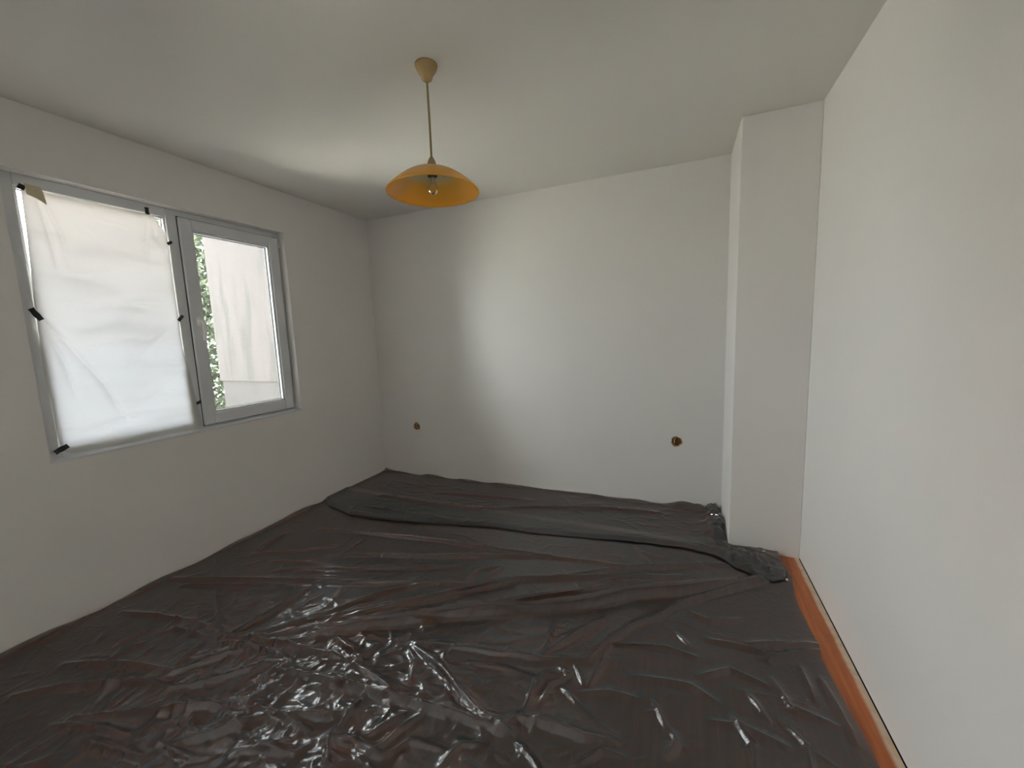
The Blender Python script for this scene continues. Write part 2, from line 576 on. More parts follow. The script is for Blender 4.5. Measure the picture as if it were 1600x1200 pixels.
m.box(DX1, W, YF - WT, YF, -0.02, H)
m.box(DX0, DX1, YF - WT, YF, DZ1, H)
m.box(DX0, DX1, YF - WT, YF, -0.02, 0.02)
tag(m.build('wall_front', 'wall_paint'), kind='structure')
tag(MB().box(0, W + WT, YF - WT, D + WT, H, H + 0.2).build('ceiling', 'ceiling_paint'), kind='structure')
tag(MB().box(COLX, W, COLY, D, -0.02, H).build('wall_column', 'wall_paint', bevel=0.004), kind='structure')

# floor: dark subfloor with varnished boards on it, a narrow gap left along the right wall
floor = tag(MB().box(0, W + WT, YF - WT, D, -0.10, -0.022).box(W + 0.10, W + WT, YF - WT, D + WT, -0.0215, 0.002).build('floor', 'subfloor'), kind='structure')
edges = [W - 0.0045, W - 0.088]
while edges[-1] > 0.1:
    edges.append(edges[-1] - 0.092)
edges.append(0.003)
for a, b in zip(edges[1:], edges[:-1]):
    yb = D - 0.004 if b < COLX else COLY - 0.004
    MB().box(a + 0.0002, b - 0.0002, YF + 0.004, yb, -0.0215, 0.0).build('plank', 'varnished_wood', floor)

w2 = thing('fill_window', (-0.10, (SW[0] + SW[1]) / 2, SW[2]), kind='structure')  # unseen window added to brighten the room
frame_mb(*SW, 0.05, 0.05, 0.05, 0.05, -0.14, -0.07).build('frame', 'window_plastic', w2, bevel=0.004)
sash2 = frame_mb(SW[0] + 0.04, SW[1] - 0.04, SW[2] + 0.04, SW[3] - 0.04, 0.07, 0.07, 0.07, 0.07, -0.117, -0.052).build('sash', 'window_plastic', w2, bevel=0.005)
MB().box(-0.104, -0.098, SW[0] + 0.108, SW[1] - 0.108, SW[2] + 0.108, SW[3] - 0.108).build('pane', 'window_glass', sash2)

# unseen door added behind the camera for fill light
balc = tag(MB().box(DX0 - 1.2, DX1 + 0.9, YF - WT - 1.25, YF - WT - 0.001, -0.18, -0.02).build('added_balcony_floor', 'added_balcony_concrete'), kind='structure')  # slab and low wall added to cut light bounced off the ground
m = MB()
m.box(DX0 - 1.2, DX1 + 0.9, YF - WT - 1.25, YF - WT - 1.17, -0.019, 0.72)
m.box(DX0 - 1.2, DX0 - 1.12, YF - WT - 1.169, YF - WT - 0.001, -0.019, 0.72)
m.box(DX1 + 0.82, DX1 + 0.9, YF - WT - 1.169, YF - WT - 0.001, -0.019, 0.72)
m.build('added_parapet', 'added_balcony_concrete', balc)
def frame_xz(x0, x1, z0, z1, wd, wb, y0, y1):
    m = MB()
    m.box(x0, x0 + wd, y0, y1, z0, z1)
    m.box(x1 - wd, x1, y0, y1, z0, z1)
    m.box(x0 + wd, x1 - wd, y0, y1, z0, z0 + wb)
    m.box(x0 + wd, x1 - wd, y0, y1, z1 - wd, z1)
    return m
dr = thing('fill_door', ((DX0 + DX1) / 2, YF - 0.10, 0.02), kind='structure')
frame_xz(DX0, DX1, 0.02, DZ1, 0.05, 0.05, YF - 0.14, YF - 0.07).build('frame', 'window_plastic', dr, bevel=0.004)
leaf = frame_xz(DX0 + 0.04, DX1 - 0.04, 0.05, DZ1 - 0.04, 0.075, 0.10, YF - 0.117, YF - 0.052).build('fill_door_leaf', 'window_plastic', dr, bevel=0.005)
MB().box(DX0 + 0.112, DX1 - 0.112, YF - 0.104, YF - 0.098, 0.147, DZ1 - 0.112).build('pane', 'window_glass', leaf)
MB().tube([(DX0 + 0.08, YF - 0.053, 1.05), (DX0 + 0.08, YF - 0.02, 1.05), (DX0 + 0.08, YF, 1.03), (DX0 + 0.08, YF, 0.93)], 0.009, 12).build('handle', 'cream_handle', leaf, smooth=True)

# unseen white cloth added across that door to soften its fill light
cu = np.linspace(DX0 - 0.12, DX1 + 0.12, 260)
cz = np.linspace(0.03, DZ1 + 0.12, 12)
CX = np.repeat(cu[None, :], len(cz), 0)
CZ = np.repeat(cz[:, None], len(cu), 1)
CY = YF + 0.07 + 0.022 * np.sin(cu * 42.0 + 1.5 * np.sin(cu * 5))[None, :] * (1 - 0.35 * (CZ / DZ1))
fill_curtain_grid = (CX, CY, CZ)

# ------------------------------------------------------------------ window
XF = -0.070                                     # room face of the fixed frame
win = thing('window_1', (XF, (WY0 + WY1) / 2, WZ0), kind='structure')
MY0, MY1 = 1.603, 1.700                         # mullion
fr = MB()
fr.box(XF - 0.07, XF, WY0, WY0 + 0.062, WZ0, WZ1)
fr.box(XF - 0.07, XF, WY1 - 0.05, WY1, WZ0, WZ1)
fr.box(XF - 0.07, XF, MY0, MY1, WZ0, WZ1)
for a, b in ((WY0 + 0.062, MY0), (MY1, WY1 - 0.05)):
    fr.box(XF - 0.07, XF, a, b, WZ0, WZ0 + 0.05)
    fr.box(XF - 0.07, XF, a, b, WZ1 - 0.058, WZ1)
frame = fr.build('frame', 'window_plastic', win, bevel=0.004)
bead = frame_mb(WY0 + 0.062, MY0, WZ0 + 0.05, WZ1 - 0.058, 0.012, 0.012, 0.012, 0.012, XF - 0.035, XF - 0.008)
bead.build('glazing_bead', 'window_plastic', win, bevel=0.003)
frame_mb(WY0 + 0.074, MY0 - 0.012, WZ0 + 0.062, WZ1 - 0.070, 0.003, 0.003, 0.003, 0.003, XF - 0.034, XF - 0.026).build('gasket', 'rubber_gasket', win)
MB().box(XF - 0.040, XF - 0.034, WY0 + 0.065, MY0 - 0.003, WZ0 + 0.053, WZ1 - 0.061).build('pane', 'window_glass', win)
# opening casement
XS = -0.052
SY0, SY1, SZ0, SZ1 = 1.664, 2.352, 0.882, 2.246
sash = frame_mb(SY0, SY1, SZ0, SZ1, 0.074, 0.074, 0.078, 0.072, XS - 0.065, XS).build('sash', 'window_plastic', win, bevel=0.006)
GY0, GY1, GZ0, GZ1 = SY0 + 0.074, SY1 - 0.074, SZ0 + 0.078, SZ1 - 0.072
frame_mb(GY0, GY1, GZ0, GZ1, 0.012, 0.012, 0.012, 0.012, XS - 0.045, XS - 0.012).build('glazing_bead', 'window_plastic', sash, bevel=0.003)
frame_mb(GY0 + 0.012, GY1 - 0.012, GZ0 + 0.012, GZ1 - 0.012, 0.0035, 0.0035, 0.0035, 0.0035, XS - 0.044, XS - 0.036).build('gasket', 'rubber_gasket', sash)
MB().box(XS - 0.052, XS - 0.046, GY0 + 0.003, GY1 - 0.003, GZ0 + 0.003, GZ1 - 0.003).build('pane', 'window_glass', sash)
frame_mb(SY0 - 0.004, SY1 + 0.004, SZ0 - 0.004, SZ1 + 0.004, 0.006, 0.006, 0.006, 0.006, XS - 0.024, XS - 0.015).build('sash_seal', 'rubber_gasket', sash)
# handle
hy, hz = SY0 + 0.040, 1.585
hm = MB()
prof = []
for k in range(25):                              # rounded plate
    a = 2 * math.pi * k / 24
    prof.append((0.013 * math.cos(a), 0.033 * (abs(math.sin(a)) ** 0.7) * (1 if math.sin(a) >= 0 else -1)))
b0 = len(hm.v)
hm.v += [(XS, hy + p[0], hz + p[1]) for p in prof[:-1]] + [(XS + 0.009, hy + 0.9 * p[0], hz + 0.94 * p[1]) for p in prof[:-1]]
for k in range(24):
    k2 = (k + 1) % 24
    hm.f.append((b0 + k, b0 + k2, b0 + 24 + k2, b0 + 24 + k))
hm.f.append(tuple(b0 + 24 + k for k in range(24)))
handle = hm.build('handle', 'cream_handle', win, smooth=False)
MB().tube([(XS + 0.005, hy, hz), (XS + 0.030, hy, hz), (XS + 0.046, hy, hz - 0.004), (XS + 0.054, hy + 0.001, hz - 0.018),
           (XS + 0.055, hy + 0.001, hz - 0.05), (XS + 0.052, hy, hz - 0.09), (XS + 0.046, hy, hz - 0.128)],
          [0.012, 0.012, 0.0125, 0.0125, 0.012, 0.0115, 0.010], 14).build('lever', 'cream_handle', handle, smooth=True)
for z in (SZ0 + 0.035, SZ1 - 0.075):
    MB().lathe([(0.007, 0), (0.0075, 0.004), (0.0075, 0.056), (0.007, 0.06)], 16, (XS - 0.002, SY1 + 0.008, z), close_top=True, close_bot=True).build('hinge', 'window_plastic', win, smooth=True)
# inner sill ledge (thin white board with a nose standing 4 mm proud of the wall)
MB().box(XF, 0.006, WY0 - 0.002, WY1 + 0.002, WZ0 - 0.004, WZ0 + 0.007).build('sill', 'window_plastic', win, bevel=0.003)

# ------------------------------------------------------------------ fold tools for thin sheets
def seg_add(Zg, X, Y, pts, h, wn_, wf_, ixr, taper=True, nh=None):
    """adds a tent-shaped crease along a polyline to the height grid Zg; ixr(x0,x1,y0,y1)->slices"""
    P = np.array(pts, float)
    L = np.linalg.norm(np.diff(P, axis=0), axis=1)
    S = np.concatenate([[0], np.cumsum(L)])
    tot = S[-1]
    mg = 4.5 * max(wn_, wf_)
    sl = ixr(P[:, 0].min() - mg, P[:, 0].max() + mg, P[:, 1].min() - mg, P[:, 1].max() + mg)
    x, y = X[sl], Y[sl]
    if x.size == 0:
        return
    best = np.full(x.shape, 1e9)
    sgn = np.zeros(x.shape)
    par = np.zeros(x.shape)
    for i in range(len(L)):
        a, b = P[i], P[i + 1]
        dx, dy = (b - a) / max(L[i], 1e-9)
        t = np.clip((x - a[0]) * dx + (y - a[1]) * dy, 0, L[i])
        ex, ey = x - a[0] - t * dx, y - a[1] - t * dy
        dd = np.hypot(ex, ey)
        # sign: which side (positive = far side, +y)
        sg = (ey * (1 if dx >= 0 else -1) * abs(dx) * (1 if dx >= 0 else -1) - ex * dy * (1 if dx >= 0 else -1))
        mk = dd < best
        best = np.where(mk, dd, best)
        sgn = np.where(mk, sg, sgn)
        par = np.where(mk, S[i] + t, par)
    w = np.where(sgn > 0, wf_, wn_)
    q = best / w
    prof = np.exp(-q ** 1.25)
    if taper:
        e = par / tot
        tp = np.clip(np.sin(np.pi * np.clip(0.06 + 0.88 * e, 0, 1)), 0, 1) ** 0.6
    else:
        tp = 1
    Zg[sl] = np.maximum(Zg[sl], 0) * 1.0 + h * prof * tp

def lattice_noise(X, Y, scale, rs):
    """smooth value noise, one octave, in -1..1"""
    g = rs.uniform(-1, 1, (64, 64))
    u, v = X * scale, Y * scale
    iu, iv = np.floor(u).astype(int), np.floor(v).astype(int)
    fu, fv = u - iu, v - iv
    fu, fv = fu ** 3 * (fu * (fu * 6 - 15) + 10), fv ** 3 * (fv * (fv * 6 - 15) + 10)
    i0, i1, j0, j1 = iu % 64, (iu + 1) % 64, iv % 64, (iv + 1) % 64
    return (g[i0, j0] * (1 - fu) * (1 - fv) + g[i1, j0] * fu * (1 - fv) + g[i0, j1] * (1 - fu) * fv + g[i1, j1] * fu * fv)

def crumple(X, Y, rs, base, octaves):
    """creased (ridged) noise: flat facets meeting in sharp lines"""
    Z = np.zeros_like(X)
    a = 1.0
    for o in range(octaves):
        wx = X + 0.25 / base * lattice_noise(X + 3.1, Y, base * 0.7, rs)
        wy = Y + 0.25 / base * lattice_noise(X, Y + 7.7, base * 0.7, rs)
        Z += a * (1 - np.abs(lattice_noise(wx + 5, wy + 9, base, rs)) * 2)
        base *= 1.9
        a *= 0.5
    return Z

def grid_mesh(name, X, Y, Z, keep=None):
    nr, nc = X.shape
    co = np.stack([X, Y, Z], -1).reshape(-1, 3).astype(np.float32)
    idx = np.arange(nr * nc).reshape(nr, nc)
    q = np.stack([idx[:-1, :-1], idx[:-1, 1:], idx[1:, 1:], idx[1:, :-1]], -1)
    if keep is not None:
        q = q[keep]
        used = np.unique(q)
        rem = np.full(nr * nc, -1)
        rem[used] = np.arange(len(used))
        co, q = co[used], rem[q]
    q = q.reshape(-1, 4)
    me = bpy.data.meshes.new(name)
    me.vertices.add(len(co))
    me.vertices.foreach_set('co', co.ravel())
    me.loops.add(q.size)
    me.loops.foreach_set('vertex_index', q.ravel().astype(np.int32))
    me.polygons.add(len(q))
    me.polygons.foreach_set('loop_start', np.arange(0, q.size, 4, dtype=np.int32))
    me.update(calc_edges=True)
    me.validate()
    return me

tag(mesh_obj('fill_curtain', grid_mesh('fill_curtain', *fill_curtain_grid), 'fill_curtain_cloth', smooth=True),
    'unseen white cloth added behind the camera to soften fill light', 'fill_curtain')
MB().tube([(DX0 - 0.2, YF + 0.07, DZ1 + 0.145), (DX1 + 0.2, YF + 0.07, DZ1 + 0.145)], 0.012, 12).build('fill_curtain_rod', 'window_plastic', bpy.data.objects['fill_curtain'])

FOLDS = [
(26,22,[(1.339,1.259),(1.526,1.399),(1.787,1.569),(1.958,1.661),(2.194,1.777),(2.437,1.885),(2.734,2.099),(3.182,2.328),(3.402,2.478)]),
(20,18,[(1.237,1.350),(1.536,1.582),(1.865,1.835),(2.074,2.009),(2.377,2.129),(2.923,2.347)]),
(16,16,[(1.838,1.608),(2.173,1.832),(2.412,1.984),(2.860,2.178)]),
(18,18,[(1.135,1.954),(1.861,2.190),(2.161,2.286)]),
(14,14,[(0.868,2.960),(1.476,3.035),(1.771,3.074)]),
(20,20,[(1.796,1.385),(2.054,1.432),(2.193,1.460),(2.383,1.501),(2.569,1.570)]),
(22,18,[(0.357,0.727),(0.585,0.801),(0.747,0.843),(0.917,0.871)]),
(22,17,[(0.902,0.838),(0.979,0.936),(1.035,1.005),(1.119,1.071)]),
(22,18,[(0.386,0.567),(0.541,0.663),(0.784,0.771),(0.888,0.806),(1.003,0.817)]),
(22,18,[(0.984,0.797),(1.099,0.869),(1.135,0.912),(1.220,0.991),(1.306,1.058)]),
(26,20,[(0.771,0.601),(0.980,0.685),(1.140,0.762),(1.326,0.844),(1.430,0.858)]),
(16,14,[(0.729,0.563),(0.950,0.626),(1.055,0.643)]),
(20,18,[(0.910,0.568),(1.085,0.594),(1.231,0.614)]),
(22,18,[(1.284,0.693),(1.367,0.744),(1.433,0.804),(1.494,0.871)]),
(20,16,[(0.468,1.313),(0.722,1.173),(0.905,1.091)]),
(22,17,[(0.917,1.078),(0.965,1.271),(0.967,1.503)]),
(14,16,[(0.155,1.019),(0.396,1.075),(0.628,1.100),(0.829,1.108)]),
(16,14,[(0.568,1.040),(0.749,1.047),(0.889,1.051)]),
(24,18,[(0.878,1.073),(1.038,1.114),(1.259,1.151),(1.436,1.173),(1.609,1.196)]),
(20,15,[(0.936,1.052),(1.141,1.095),(1.341,1.093)]),
(14,14,[(0.885,0.894),(0.866,0.942),(0.847,1.011)]),
(18,15,[(1.248,0.849),(1.250,0.935),(1.279,1.048)]),
(14,13,[(1.398,0.871),(1.393,0.936),(1.391,0.988)]),
(18,15,[(1.513,0.735),(1.601,0.787),(1.722,0.815),(1.740,0.862)]),
(12,11,[(0.880,0.669),(0.871,0.737)]),
(12,11,[(0.451,0.873),(0.463,0.983)]),
(14,12,[(0.537,0.809),(0.551,0.927)]),
(16,14,[(1.020,1.164),(1.222,1.364),(1.334,1.525),(1.405,1.636),(1.573,1.787)]),
(14,13,[(1.042,1.133),(1.225,1.266),(1.425,1.376),(1.513,1.441)]),
(16,15,[(1.316,1.379),(1.498,1.526),(1.695,1.677),(1.894,1.858),(2.054,1.989)]),
(24,22,[(1.224,1.146),(1.346,1.253),(1.452,1.349),(1.575,1.435),(1.807,1.538)]),
(18,16,[(1.624,1.472),(1.843,1.600),(2.150,1.756)]),
(30,24,[(1.329,1.035),(1.553,1.068),(1.709,1.085),(1.890,1.108),(2.033,1.119),(2.150,1.139),(2.375,1.150)]),
(22,22,[(1.435,1.269),(1.529,1.238),(1.644,1.212)]),
(20,22,[(1.624,1.183),(1.767,1.161),(1.881,1.134)]),
(24,16,[(1.810,1.366),(1.991,1.299),(2.132,1.228),(2.243,1.179),(2.359,1.151)]),
(14,12,[(1.797,1.345),(1.863,1.294),(1.904,1.212)]),
(14,12,[(1.633,1.201),(1.640,1.315)]),
(20,14,[(1.792,0.892),(1.788,0.972),(1.781,1.073)]),
(20,16,[(1.789,0.898),(1.843,0.839),(1.897,0.779)]),
(22,20,[(1.565,0.896),(1.644,0.928),(1.733,0.965),(1.770,0.997)]),
(20,17,[(1.796,0.893),(1.883,0.922),(2.000,0.921)]),
(16,14,[(1.969,0.931),(2.000,1.019),(2.043,1.103)]),
(14,13,[(1.899,0.952),(1.981,1.069)]),
(16,13,[(1.421,0.880),(1.545,0.893),(1.705,0.892)]),
(14,12,[(1.485,0.904),(1.472,1.025)]),
(24,16,[(0.071,1.301),(0.188,1.342),(0.483,1.439),(0.684,1.497),(1.075,1.610),(1.332,1.695),(1.448,1.762),(1.770,1.857)]),
(20,14,[(0.204,1.282),(0.454,1.364),(0.761,1.461)]),
(12,11,[(0.260,1.676),(0.476,1.768),(0.750,1.949)]),
(18,14,[(0.407,2.094),(0.814,2.159),(1.142,2.202),(1.452,2.234),(1.722,2.248),(1.969,2.275),(2.209,2.295),(2.453,2.328),(2.657,2.342)]),
(14,13,[(0.773,1.829),(1.033,1.919),(1.171,1.975)]),
(14,12,[(0.481,1.648),(0.698,1.708),(0.970,1.736)]),
(16,13,[(0.602,1.571),(0.755,1.661),(0.967,1.714),(1.139,1.803),(1.680,2.014)]),
(14,16,[(0.255,1.735),(0.216,1.947)]),
(14,14,[(0.466,2.503),(0.837,2.498),(1.284,2.507)]),
(12,12,[(0.409,2.382),(0.742,2.418),(1.230,2.500)]),
(20,20,[(1.381,2.763),(1.866,2.947),(2.415,3.101),(2.782,3.150)]),
(16,16,[(0.445,2.734),(0.982,2.711),(1.423,2.752)]),
(18,20,[(2.271,2.098),(2.501,2.238),(2.694,2.347),(2.940,2.462),(3.239,2.573)]),
(14,14,[(2.547,2.139),(2.848,2.233),(3.251,2.394)]),
(18,18,[(1.921,1.648),(2.150,1.818),(2.401,1.986),(2.593,2.143)]),
(22,20,[(1.851,1.588),(2.178,1.746),(2.510,1.932),(2.675,2.067),(2.940,2.207),(3.216,2.364)]),
(20,16,[(2.823,1.945),(2.943,2.104),(3.074,2.210),(3.245,2.351),(3.408,2.493)]),
(12,10,[(2.651,2.584),(2.781,2.392)]),
(10,10,[(1.785,1.907),(1.812,2.017),(1.918,2.104)]),
(10,10,[(1.890,1.963),(1.931,2.094)]),
(12,9,[(2.375,1.543),(2.365,1.755)]),
(18,16,[(2.383,1.538),(2.483,1.695),(2.581,1.848)]),
(20,16,[(2.563,1.575),(2.628,1.711),(2.721,1.852),(2.837,1.960)]),
(14,12,[(2.402,1.339),(2.414,1.422),(2.501,1.475)]),
(14,12,[(2.439,1.309),(2.451,1.394),(2.517,1.467)]),
(12,9,[(2.393,1.236),(2.384,1.398)]),
(16,14,[(2.596,1.445),(2.630,1.571),(2.642,1.696)]),
(26,22,[(2.343,1.160),(2.380,1.210),(2.479,1.226),(2.624,1.227),(2.725,1.252)]),
(12,12,[(2.093,1.379),(2.245,1.400),(2.386,1.408)]),
(16,15,[(2.583,1.410),(2.673,1.438),(2.782,1.455)]),
(14,9,[(2.835,1.469),(2.886,1.371)]),
(12,9,[(2.459,1.497),(2.503,1.456)]),
(12,9,[(2.517,1.529),(2.573,1.443)]),
(12,9,[(2.497,1.402),(2.571,1.353)]),
(12,9,[(2.912,1.869),(2.974,1.802)]),
(14,14,[(2.903,1.367),(2.925,1.330),(2.890,1.257)]),
(20,18,[(3.217,1.911),(3.395,1.957),(3.503,2.009)]),
(18,18,[(3.278,1.840),(3.382,1.900),(3.496,1.972)]),
(14,14,[(3.060,1.878),(3.236,1.876),(3.310,1.862)]),
(12,12,[(3.168,1.632),(3.219,1.548)]),
(14,13,[(3.272,1.736),(3.309,1.614),(3.450,1.585)]),
(14,13,[(3.452,1.803),(3.470,1.635),(3.483,1.532)]),
(12,11,[(3.392,1.840),(3.400,1.682)]),
(14,13,[(3.105,1.505),(3.157,1.407),(3.148,1.319)]),
(16,15,[(2.732,2.121),(3.021,2.265),(3.333,2.429)]),
(12,12,[(2.984,2.042),(3.068,2.002),(3.212,2.077)]),
(12,12,[(2.999,1.647),(3.123,1.726),(3.254,1.695)]),
(12,12,[(2.658,1.702),(2.874,1.758),(3.003,1.752)]),
(12,12,[(2.782,1.566),(2.974,1.590),(3.062,1.549)]),
(12,12,[(3.035,1.457),(3.138,1.471),(3.267,1.450)]),
(12,12,[(3.268,1.546),(3.326,1.472),(3.323,1.386)]),
(14,13,[(2.008,0.924),(2.057,1.000),(2.201,1.020)]),
(14,12,[(2.203,0.977),(2.232,1.055),(2.313,1.090)]),
(14,12,[(2.390,1.138),(2.474,1.102),(2.532,1.062)]),
(14,12,[(2.619,1.136),(2.689,1.207),(2.772,1.216)]),
(14,12,[(1.200,0.661),(1.393,0.678),(1.466,0.717)])]
# traced folds of the sheet on the floor: (height mm, width mm, floor points in metres)
REAR_EDGE = [(0.012, 2.48), (0.20, 2.42), (0.436, 2.354), (0.78, 2.373), (1.312, 2.461), (1.58, 2.53), (2.006, 2.552), (2.351, 2.604),
             (2.684, 2.655), (2.944, 2.675), (3.128, 2.644), (3.235, 2.537), (3.397, 2.452), (3.47, 2.50), (3.50, 2.60)]
RIGHT_EDGE = [(3.50, -0.6), (3.505, 0.8), (3.522, 1.488), (3.516, 1.607), (3.504, 1.729), (3.496, 1.826), (3.490, 1.936), (3.501, 2.02),
              (3.492, 2.129), (3.486, 2.268), (3.490, 2.381), (3.513, 2.549), (3.500, 2.68), (3.49, 2.80)]

def soft(v, a, b):
    t = np.clip((v - a) / (b - a), 0, 1)
    return t * t * (3 - 2 * t)

def fold_sheet(X, Y, seed, res, n_rand, traced, lift=1.5, centres=None):
    rs = np.random.RandomState(seed)
    Z = np.zeros_like(X)
    nr, nc = X.shape
    xa, xb = X[0, 0], X[0, -1]
    ya, yb = Y[:, 0].min(), Y[:, 0].max()
    ylo, yhi = Y.min(axis=1), Y.max(axis=1)
    xlo, xhi = X.min(axis=0), X.max(axis=0)
    def ixr(x0, x1, y0, y1):
        r0, r1 = np.searchsorted(yhi, y0), np.searchsorted(ylo, y1)
        c0, c1 = np.searchsorted(xhi, x0), np.searchsorted(xlo, x1)
        return (slice(max(r0 - 1, 0), min(r1 + 1, nr)), slice(max(c0 - 1, 0), min(c1 + 1, nc)))
    for h, w, pts in traced:
        seg_add(Z, X, Y, pts, h * 0.001 * lift, w * 0.00065, w * 0.0011, ixr)
    # random short creases, denser and sharper where the sheet is most crumpled
    if centres is None:
        centres = [(1.45, 1.02), (1.68, 1.16), (2.0, 1.45), (1.2, 0.8), (2.2, 1.25), (1.5, 0.7), (1.0, 0.6), (2.45, 1.1)]
    for k in range(n_rand):
        if k % 5 < 2:
            cx, cy = centres[rs.randint(len(centres))]
            x, y = cx + rs.normal(0, 0.22), cy + rs.normal(0, 0.18)
        else:
            x, y = rs.uniform(xa, xb), rs.uniform(ya, yb)
        L = rs.gamma(2.0, 0.045) + 0.03
        ang = rs.normal(0.35, 0.9) if Y.min() < 0 else rs.normal(-0.05, 0.4)
        L *= 1 if Y.min() < 0 else 1.5
        bend = rs.normal(0, 0.35)
        p0 = np.array([x, y])
        p1 = p0 + L / 2 * np.array([math.cos(ang), math.sin(ang)])
        p2 = p1 + L / 2 * np.array([math.cos(ang + bend), math.sin(ang + bend)])
        hh = rs.uniform(0.001, 0.0045) * min(1, L / 0.09)
        ww = rs.uniform(0.004, 0.010)
        seg_add(Z, X, Y, [p0, p1, p2], hh, ww, ww * rs.uniform(0.7, 2.2), ixr)
    if Y.min() < 0:                              # sharper crumples in the trampled foreground
        for k in range(330):
            x, y = rs.normal(1.30, 0.38), rs.normal(1.02, 0.24)
            L, ang, bend = rs.uniform(0.05, 0.18), rs.normal(0.6, 0.9), rs.normal(0, 0.4)
            p0 = np.array([x, y])
            p1 = p0 + L / 2 * np.array([math.cos(ang), math.sin(ang)])
            p2 = p1 + L / 2 * np.array([math.cos(ang + bend), math.sin(ang + bend)])
            ww = rs.uniform(0.007, 0.016)
            seg_add(Z, X, Y, [p0, p1, p2], rs.uniform(0.003, 0.0085), ww * 0.7, ww * 1.6, ixr)
    if Y.min() < 0:                              # fine crinkles, thickest towards the window side of the foreground
        for k in range(1200):
            if k % 3:
                x, y = rs.normal(1.15, 0.42), rs.normal(0.98, 0.26)
            else:
                x, y = rs.uniform(xa, xb), rs.uniform(0.5, 2.3)
            L, ang = rs.uniform(0.015, 0.06), rs.normal(0.5, 0.8)
            d_ = 0.5 * L * np.array([math.cos(ang), math.sin(ang)])
            ww = rs.uniform(0.003, 0.0055)
            seg_add(Z, X, Y, [(x - d_[0], y - d_[1]), (x + d_[0], y + d_[1])], rs.uniform(0.0005, 0.0019), ww, ww * 2, ixr)
    Z += 0.0045 * (1 + lattice_noise(X, Y, 3.1, rs)) * 0.8
    if Y.min() < 0:                              # loose plates: the film lies in shallow slack waves in the foreground
        zone = np.exp(-(((X - 1.15) / 0.75) ** 2 + ((Y - 1.05) / 0.5) ** 2))
        u_, v_ = X * 0.8 + Y * 0.6, Y * 0.8 - X * 0.6
        Z += zone * (0.0085 * (1 + lattice_noise(u_ * 0.7, v_, 6.0, rs)) + 0.0042 * (1 + lattice_noise(u_, v_ * 0.6, 13.0, rs)))
    dens = np.clip(0.25 + 1.1 * np.exp(-(((X - 1.6) / 0.8) ** 2 + ((Y - 0.95) / 0.45) ** 2)), 0, 1.2)
    Z += 0.0011 * dens * np.clip(crumple(X * 0.75 + Y * 0.4, Y * 1.3 - X * 0.3, rs, 9.0, 3), -2, 2)
    return Z

